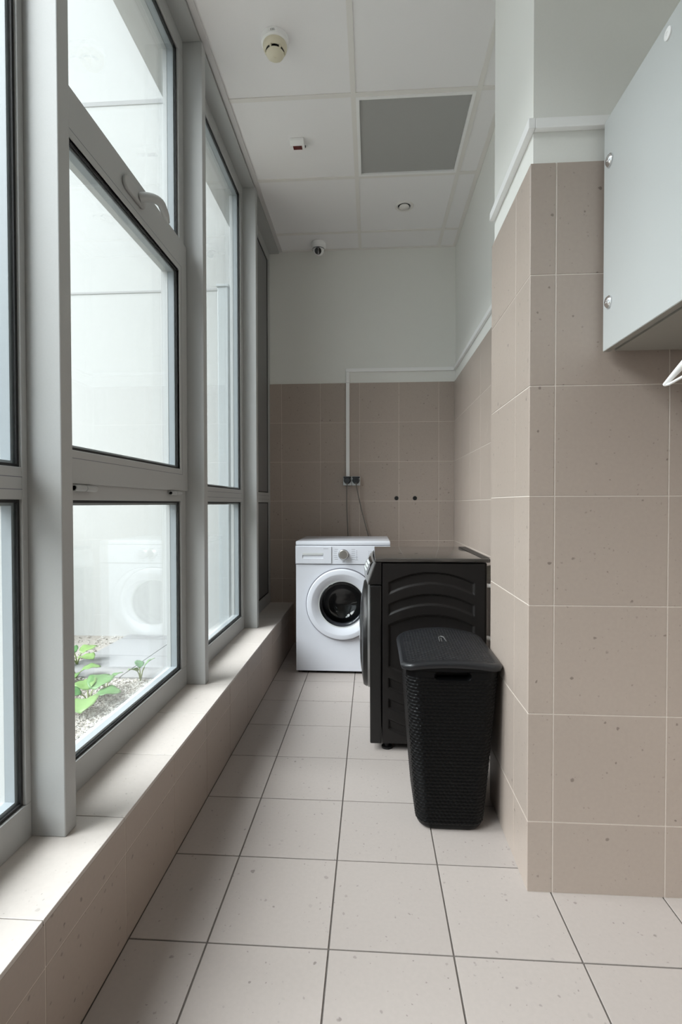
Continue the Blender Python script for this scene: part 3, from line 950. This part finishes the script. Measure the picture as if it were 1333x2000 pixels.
# small raised maker's mark on the lid
em = MB()
zl = lid_z(0, 0.1) + 0.0022
zl += 0.001
em.tube([(0.652, 0.615, zl), (0.655, 0.665, zl + 0.0015), (0.664, 0.676, zl + 0.002), (0.673, 0.667, zl + 0.0015), (0.676, 0.618, zl)], 0.0018, 8)
em.tube([(0.660, 0.612, zl), (0.662, 0.655, zl + 0.0012)], 0.0015, 8)
em.build('lid_mark', 'silver', lido, smooth=60)

# ------------------------------------------------------------------ sockets, cables, pipe outlets on the back wall
sk = thing('wall_socket', (0.255, YB, 1.225), 'grey double wall socket with two dark plugs above washing machine', 'socket')
for cx in (0.2225, 0.2885):
    box('socket_box', cx - 0.032, cx + 0.032, YB - 0.042, YB, 1.224, 1.293, 'socket_grey', sk, bevel=0.004)
    pf = facing(cx, 1.262, YB - 0.042)
    s1 = MB().lathe([(0.028, 0.0), (0.028, 0.003), (0.0245, 0.004), (0.0245, 0.0)], 32, pf).build('socket_ring', 'plug', sk, smooth=40)
    MB().lathe([(0.024, 0.0), (0.024, 0.014), (0.020, 0.028), (0.0, 0.029)], 28, pf).build('plug', 'plug', sk, smooth=40)
    box('spring_cover', cx - 0.029, cx + 0.029, YB - 0.049, YB - 0.043, 1.278, 1.291, 'plug', sk, bevel=0.002)
def cable(name, pts, label):
    P = [Vector(p) for p in pts]
    out = []
    for i in range(len(P) - 1):
        a, b_, c, d = P[max(i - 1, 0)], P[i], P[i + 1], P[min(i + 2, len(P) - 1)]
        for k in range(8):
            t = k / 8
            out.append(0.5 * ((2 * b_) + (-a + c) * t + (2 * a - 5 * b_ + 4 * c - d) * t * t + (-a + 3 * b_ - 3 * c + d) * t ** 3))
    out.append(P[-1])
    return tag(MB().tube(out, 0.0042, 10).build(name, 'cable', smooth=60), label, 'cable')
cable('power_cable', [(0.2225, YB - 0.066, 1.242), (0.219, YB - 0.055, 1.20), (0.217, YB - 0.035, 1.08), (0.222, YB - 0.03, 0.95), (0.228, YB - 0.03, 0.80), (0.232, YB - 0.03, 0.55)], 'grey power cable hanging straight down from the left plug')
cable('power_cable', [(0.2885, YB - 0.066, 1.242), (0.298, YB - 0.055, 1.19), (0.325, YB - 0.035, 1.06), (0.358, YB - 0.03, 0.93), (0.388, YB - 0.03, 0.80), (0.41, YB - 0.03, 0.55)], 'grey power cable slanting right from the right plug')
for cx, lab in ((0.598, 'left one of two small black pipe holes in far tiled wall'), (0.738, 'right one of two small black pipe holes in far tiled wall')):
    po = thing('pipe_outlet', (cx, YB, 1.126), lab, 'pipe outlet', 'capped pipe outlets in the far wall')
    pm = facing(cx, 1.126, YB + 0.0005)
    MB().lathe([(0.0165, 0.0), (0.0165, 0.002), (0.0135, 0.003), (0.0135, 0.0)], 18, pm).build('collar', 'plug', po, smooth=40)
    MB().lathe([(0.0134, 0.0014), (0.0, 0.0014)], 18, pm).build('bore', 'black', po)

# ------------------------------------------------------------------ white cable raceways
rc = thing('cable_raceway', (0.225, YB, 1.29), 'white plastic cable raceway from socket up and across the far wall', 'raceway')
def race(name, a, par):
    return box(name, *a, 'white_plastic', par, bevel=0.002)
race('vertical_run', (0.2115, 0.2385, YB - 0.017, YB - 0.0001, 1.293, 2.009), rc)
race('vertical_run', (0.2115, 0.2385, YB - 0.012, YB + 0.0078, 2.0112, 2.0935), rc)
race('horizontal_run', (0.2105, XR + 0.0085, YB - 0.009, YB + 0.0078, 2.094, 2.121), rc)
rc3 = tag(box('cable_raceway', XR - 0.008, XR + 0.0088, YC2 + 0.002, YB - 0.0092, 2.094, 2.121, 'white_plastic', None, bevel=0.002), 'white plastic cable raceway along the recessed right wall', 'raceway')
rc2 = thing('cable_raceway', (XC, YC, 2.1), 'white plastic cable raceway wrapped round the near pier', 'raceway')
race('horizontal_run', (XC - 0.009, XC + 0.0095, YC - 0.009, YC2 - 0.004, 2.099, 2.128), rc2)
race('horizontal_run', (XC + 0.0097, XN - 0.001, YC - 0.009, YC + 0.0093, 2.1, 2.127), rc2)

# ------------------------------------------------------------------ things on the ceiling
cl = thing('ceiling_light', (0.617, 1.506, ZC), 'square recessed ceiling light with unlit grey diffuser', 'light')
lx0, lx1, ly0, ly1 = xs[1][0] + TB, xs[1][1] - TB, ys[2][0] + TB, ys[2][1] - TB
fr = MB()
for a in ((lx0, lx0 + 0.016, ly0, ly1), (lx1 - 0.016, lx1, ly0, ly1), (lx0 + 0.016, lx1 - 0.016, ly0, ly0 + 0.016), (lx0 + 0.016, lx1 - 0.016, ly1 - 0.016, ly1)):
    fr.box(*a, ZC - 0.003, ZC + 0.012)
fr.build('frame', 'white_plastic', cl)
# shallow bowed diffuser
vs = []; fs = []
for j in range(13):
    for i in range(13):
        u, v = i / 12 * 2 - 1, j / 12 * 2 - 1
        vs.append((0.617 + u * (lx1 - lx0 - 0.034) / 2, (ly0 + ly1) / 2 + v * (ly1 - ly0 - 0.034) / 2, ZC + 0.006 - 0.004 * (1 - u * u) * (1 - v * v)))
for j in range(12):
    for i in range(12):
        a = j * 13 + i
        fs.append((a, a + 13, a + 14, a + 1))
MB().add(vs, fs).build('diffuser', 'diffuser', cl, smooth=60, fix=False)
box('housing', lx0 + 0.002, lx1 - 0.002, ly0 + 0.002, ly1 - 0.002, ZC + 0.013, ZC + 0.028, 'white_plastic', cl)

DN = Matrix.Rotation(math.radians(180), 4, 'X')
sd = thing('smoke_detector', (0.003, 0.905, ZC), 'cream round smoke detector on the ceiling panel', 'smoke detector')
sm = Matrix.Translation((0.003, 0.905, ZC + 0.004)) @ DN
MB().lathe([(0.0, 0.0), (0.057, 0.0), (0.0585, 0.004), (0.057, 0.024), (0.052, 0.028), (0.0, 0.028)], 48, sm).build('base', 'white_plastic', sd, smooth=40)
MB().lathe([(0.050, 0.028), (0.051, 0.034), (0.048, 0.046), (0.040, 0.052), (0.038, 0.053)], 48, sm).build('upper_body', 'cream', sd, smooth=40)
MB().lathe([(0.034, 0.051), (0.034, 0.064)], 48, sm).build('sensing_slot', 'black', sd, smooth=40)
MB().lathe([(0.0375, 0.062), (0.0365, 0.067), (0.031, 0.072), (0.005, 0.0735), (0.005, 0.0725), (0.0, 0.0725)], 48, sm).build('cap', 'cream', sd, smooth=40)
for k in range(6):
    a = math.radians(60 * k + 72)
    c_ = Vector((0.003 + 0.037 * math.cos(a), 0.905 + 0.037 * math.sin(a), ZC + 0.004 - 0.0565))
    o = MB().box(-0.003, 0.003, -0.005, 0.005, -0.006, 0.006).build('rib', 'cream', sd, origin=(0, 0, 0))
    o.location = c_ - W[sd.name]; o.rotation_euler = (0, 0, a + math.pi / 2); W[o.name] = c_
sl = box('paper_label', 0.003 - 0.018, 0.003 + 0.018, 0.905 - 0.0592, 0.905 - 0.055, ZC - 0.018, ZC - 0.003, 'white_plastic', sd)
tc = bpy.data.curves.new('label_text', 'FONT')
tc.body = '100.'; tc.size = 0.013; tc.align_x = 'CENTER'; tc.extrude = 0.0002
to = bpy.data.objects.new('label_text_curve', tc)
COL.objects.link(to)
bpy.context.view_layer.update()
tme = bpy.data.meshes.new_from_object(to)
bpy.data.objects.remove(to)
tme.materials.clear(); tme.materials.append(MT['print_dark'])
to = bpy.data.objects.new('label_text', tme)
link(to, (0.004, 0.905 - 0.0594, ZC - 0.0155), sl)
to.rotation_euler = (math.radians(90), 0, 0)

ind = thing('alarm_indicator', (0.012, 1.495, ZC), 'small white alarm indicator with dark red window on the ceiling', 'indicator')
MB().prism([(1.465, ZC + 0.004), (1.465, ZC - 0.010), (1.488, ZC - 0.024), (1.522, ZC - 0.024), (1.530, ZC + 0.004)], 'x', -0.028, 0.046).build('housing', 'white_plastic', ind, bevel=0.003)
MB().prism([(1.4655, ZC - 0.0116), (1.4640, ZC - 0.0122), (1.4872, ZC - 0.0253), (1.488, ZC - 0.0242)], 'x', -0.014, 0.032).build('back_edge', 'white_plastic', ind)
box('red_window', -0.014, 0.034, 1.489, 1.516, ZC - 0.0262, ZC - 0.0238, 'red', ind, bevel=0.0008)
box('bracket', -0.032, 0.050, 1.526, 1.534, ZC - 0.004, ZC + 0.003, 'plug', ind)

vt = thing('air_vent', (0.620, 2.112, ZC), 'round cream air valve in the ceiling beyond the light', 'vent')
vm = Matrix.Translation((0.620, 2.112, ZC + 0.004)) @ DN
MB().lathe([(0.0, 0.0005), (0.040, 0.0005)], 40, vm).build('throat', 'black', vt)
MB().lathe([(0.060, 0.0), (0.060, 0.004), (0.054, 0.009), (0.044, 0.008), (0.041, 0.001)], 48, vm).build('ring', 'cream', vt, smooth=50).data.materials[0] = MT['tbar']
MB().lathe([(0.030, 0.002), (0.0335, 0.008), (0.031, 0.011), (0.0, 0.014)], 48, vm).build('disc', 'tbar', vt, smooth=50)

sc_ = thing('security_camera', (0.012, 2.535, ZC), 'white turret security camera with black lens on the ceiling edge', 'camera')
MB().lathe([(0.0, 0.0), (0.050, 0.0), (0.054, 0.006), (0.054, 0.030), (0.048, 0.040), (0.044, 0.042), (0.0, 0.042)], 40, Matrix.Translation((0.012, 2.535, ZC + 0.003)) @ DN).build('base', 'white_plastic', sc_, smooth=40)
bc = Vector((0.012, 2.528, ZC - 0.050))
prof = [(0.043 * math.sin(math.pi * k / 20), 0.043 * -math.cos(math.pi * k / 20)) for k in range(0, 17)]
look = Matrix.Translation(bc) @ Matrix.Rotation(math.radians(128), 4, 'X')
MB().lathe(prof, 36, look, False, True).build('ball', 'white_plastic', sc_, smooth=50)
MB().lathe([(0.025, 0.030), (0.025, 0.0390), (0.022, 0.042), (0.0, 0.043)], 32, look).build('lens_face', 'dark_glass', sc_, smooth=40)
MB().lathe([(0.046, -0.010), (0.047, -0.007), (0.046, -0.004)], 36, Matrix.Translation(bc + Vector((0, 0, 0.006)))).build('ball_gap', 'seam', sc_, smooth=50)

# ------------------------------------------------------------------ hanging wall cabinet
KX, KZ0, KZ1, KY0, KY1 = 1.027, 1.492, 2.096, -0.95, 0.194
kc = thing('wall_cabinet', (1.22, -0.38, KZ0), 'pale grey hanging wall cabinet beside the tiled pier', 'cabinet')
box('carcass', KX + 0.022, XN - 0.010, KY0, KY1 - 0.002, KZ0 + 0.006, KZ1, 'cab', kc, bevel=0.001)
box('underside_board', KX + 0.030, XN - 0.011, KY0 + 0.002, KY1 - 0.004, KZ0 + 0.0005, KZ0 + 0.0058, 'cab_edge', kc)
kd = box('door', KX, KX + 0.018, KY0, KY1, KZ0, KZ1, 'cab', kc, bevel=0.001)
box('door_edge', KX + 0.001, KX + 0.0175, KY0, KY1 - 0.001, KZ0 - 0.0012, KZ0 + 0.001, 'cab_edge', kd)
FX = Matrix.Rotation(math.radians(-90), 4, 'Y')
for (y, z) in ((0.159, 1.977), (0.159, 1.611)):
    MB().lathe([(0.0155, 0.0), (0.0155, 0.004), (0.012, 0.008), (0.005, 0.0095), (0.004, 0.007), (0.0, 0.007)], 32, Matrix.Translation((KX, y, z)) @ FX).build('hinge_cap', 'chrome', kd, smooth=40)
MB().lathe([(0.012, 0.0), (0.012, 0.003), (0.009, 0.0045), (0.004, 0.0045), (0.003, 0.002), (0.0, 0.002)], 28, Matrix.Translation((KX, -0.093, 2.066)) @ FX).build('screw_cap', 'white_plastic', kd, smooth=40)
MB().lathe([(0.006, 0.0), (0.006, 0.020), (0.014, 0.024), (0.014, 0.030), (0.0, 0.032)], 28, Matrix.Translation((KX, -0.335, 1.520)) @ FX).build('knob', 'chrome', kd, smooth=40)
for a in ((1.195, 1.30, 0.118, 0.120), (1.195, 1.197, -0.20, 0.12), (1.30, 1.302, -0.20, 0.12)):
    box('cover_line', *a, KZ0 - 0.0004, KZ0 + 0.0004, 'seam', kc)

# ------------------------------------------------------------------ white clothes hanger on the cabinet knob
ch = thing('clothes_hanger', (1.008, -0.335, 1.32), 'white plastic clothes hanger below the cabinet at the right edge', 'hanger')
hx, hy, tz = 1.008, -0.335, 1.326
def hp(dy, z): return (hx, hy + dy, z)
sh = [hp(0.210 * t, 1.402 - 0.074 * abs(t) ** 1.25) for t in [k / 12 for k in range(-12, 13)]]
MB().tube(sh, [0.0045 + 0.003 * min(1, (12 - abs(k)) / 4) for k in range(-12, 13)], 12).build('shoulder_bar', 'white_plastic', ch, smooth=60)
MB().tube([hp(sg, z_) for sg, z_ in ((-0.209, 1.3275), (-0.195, 1.3255), (-0.15, 1.330), (-0.08, 1.338), (0, 1.340), (0.08, 1.338), (0.15, 1.330), (0.195, 1.3255), (0.209, 1.3275))], 0.0028, 10).build('trouser_bar', 'white_plastic', ch, smooth=60)
hk = [hp(0, 1.402), hp(0, 1.455), hp(0.004, 1.475)] + [hp(0.022 * math.cos(a) - 0.004, 1.507 + 0.0235 * math.sin(a)) for a in [math.radians(-75 + k * 22) for k in range(12)]]
MB().tube(hk, 0.002, 10).build('hook', 'chrome', ch, smooth=60)
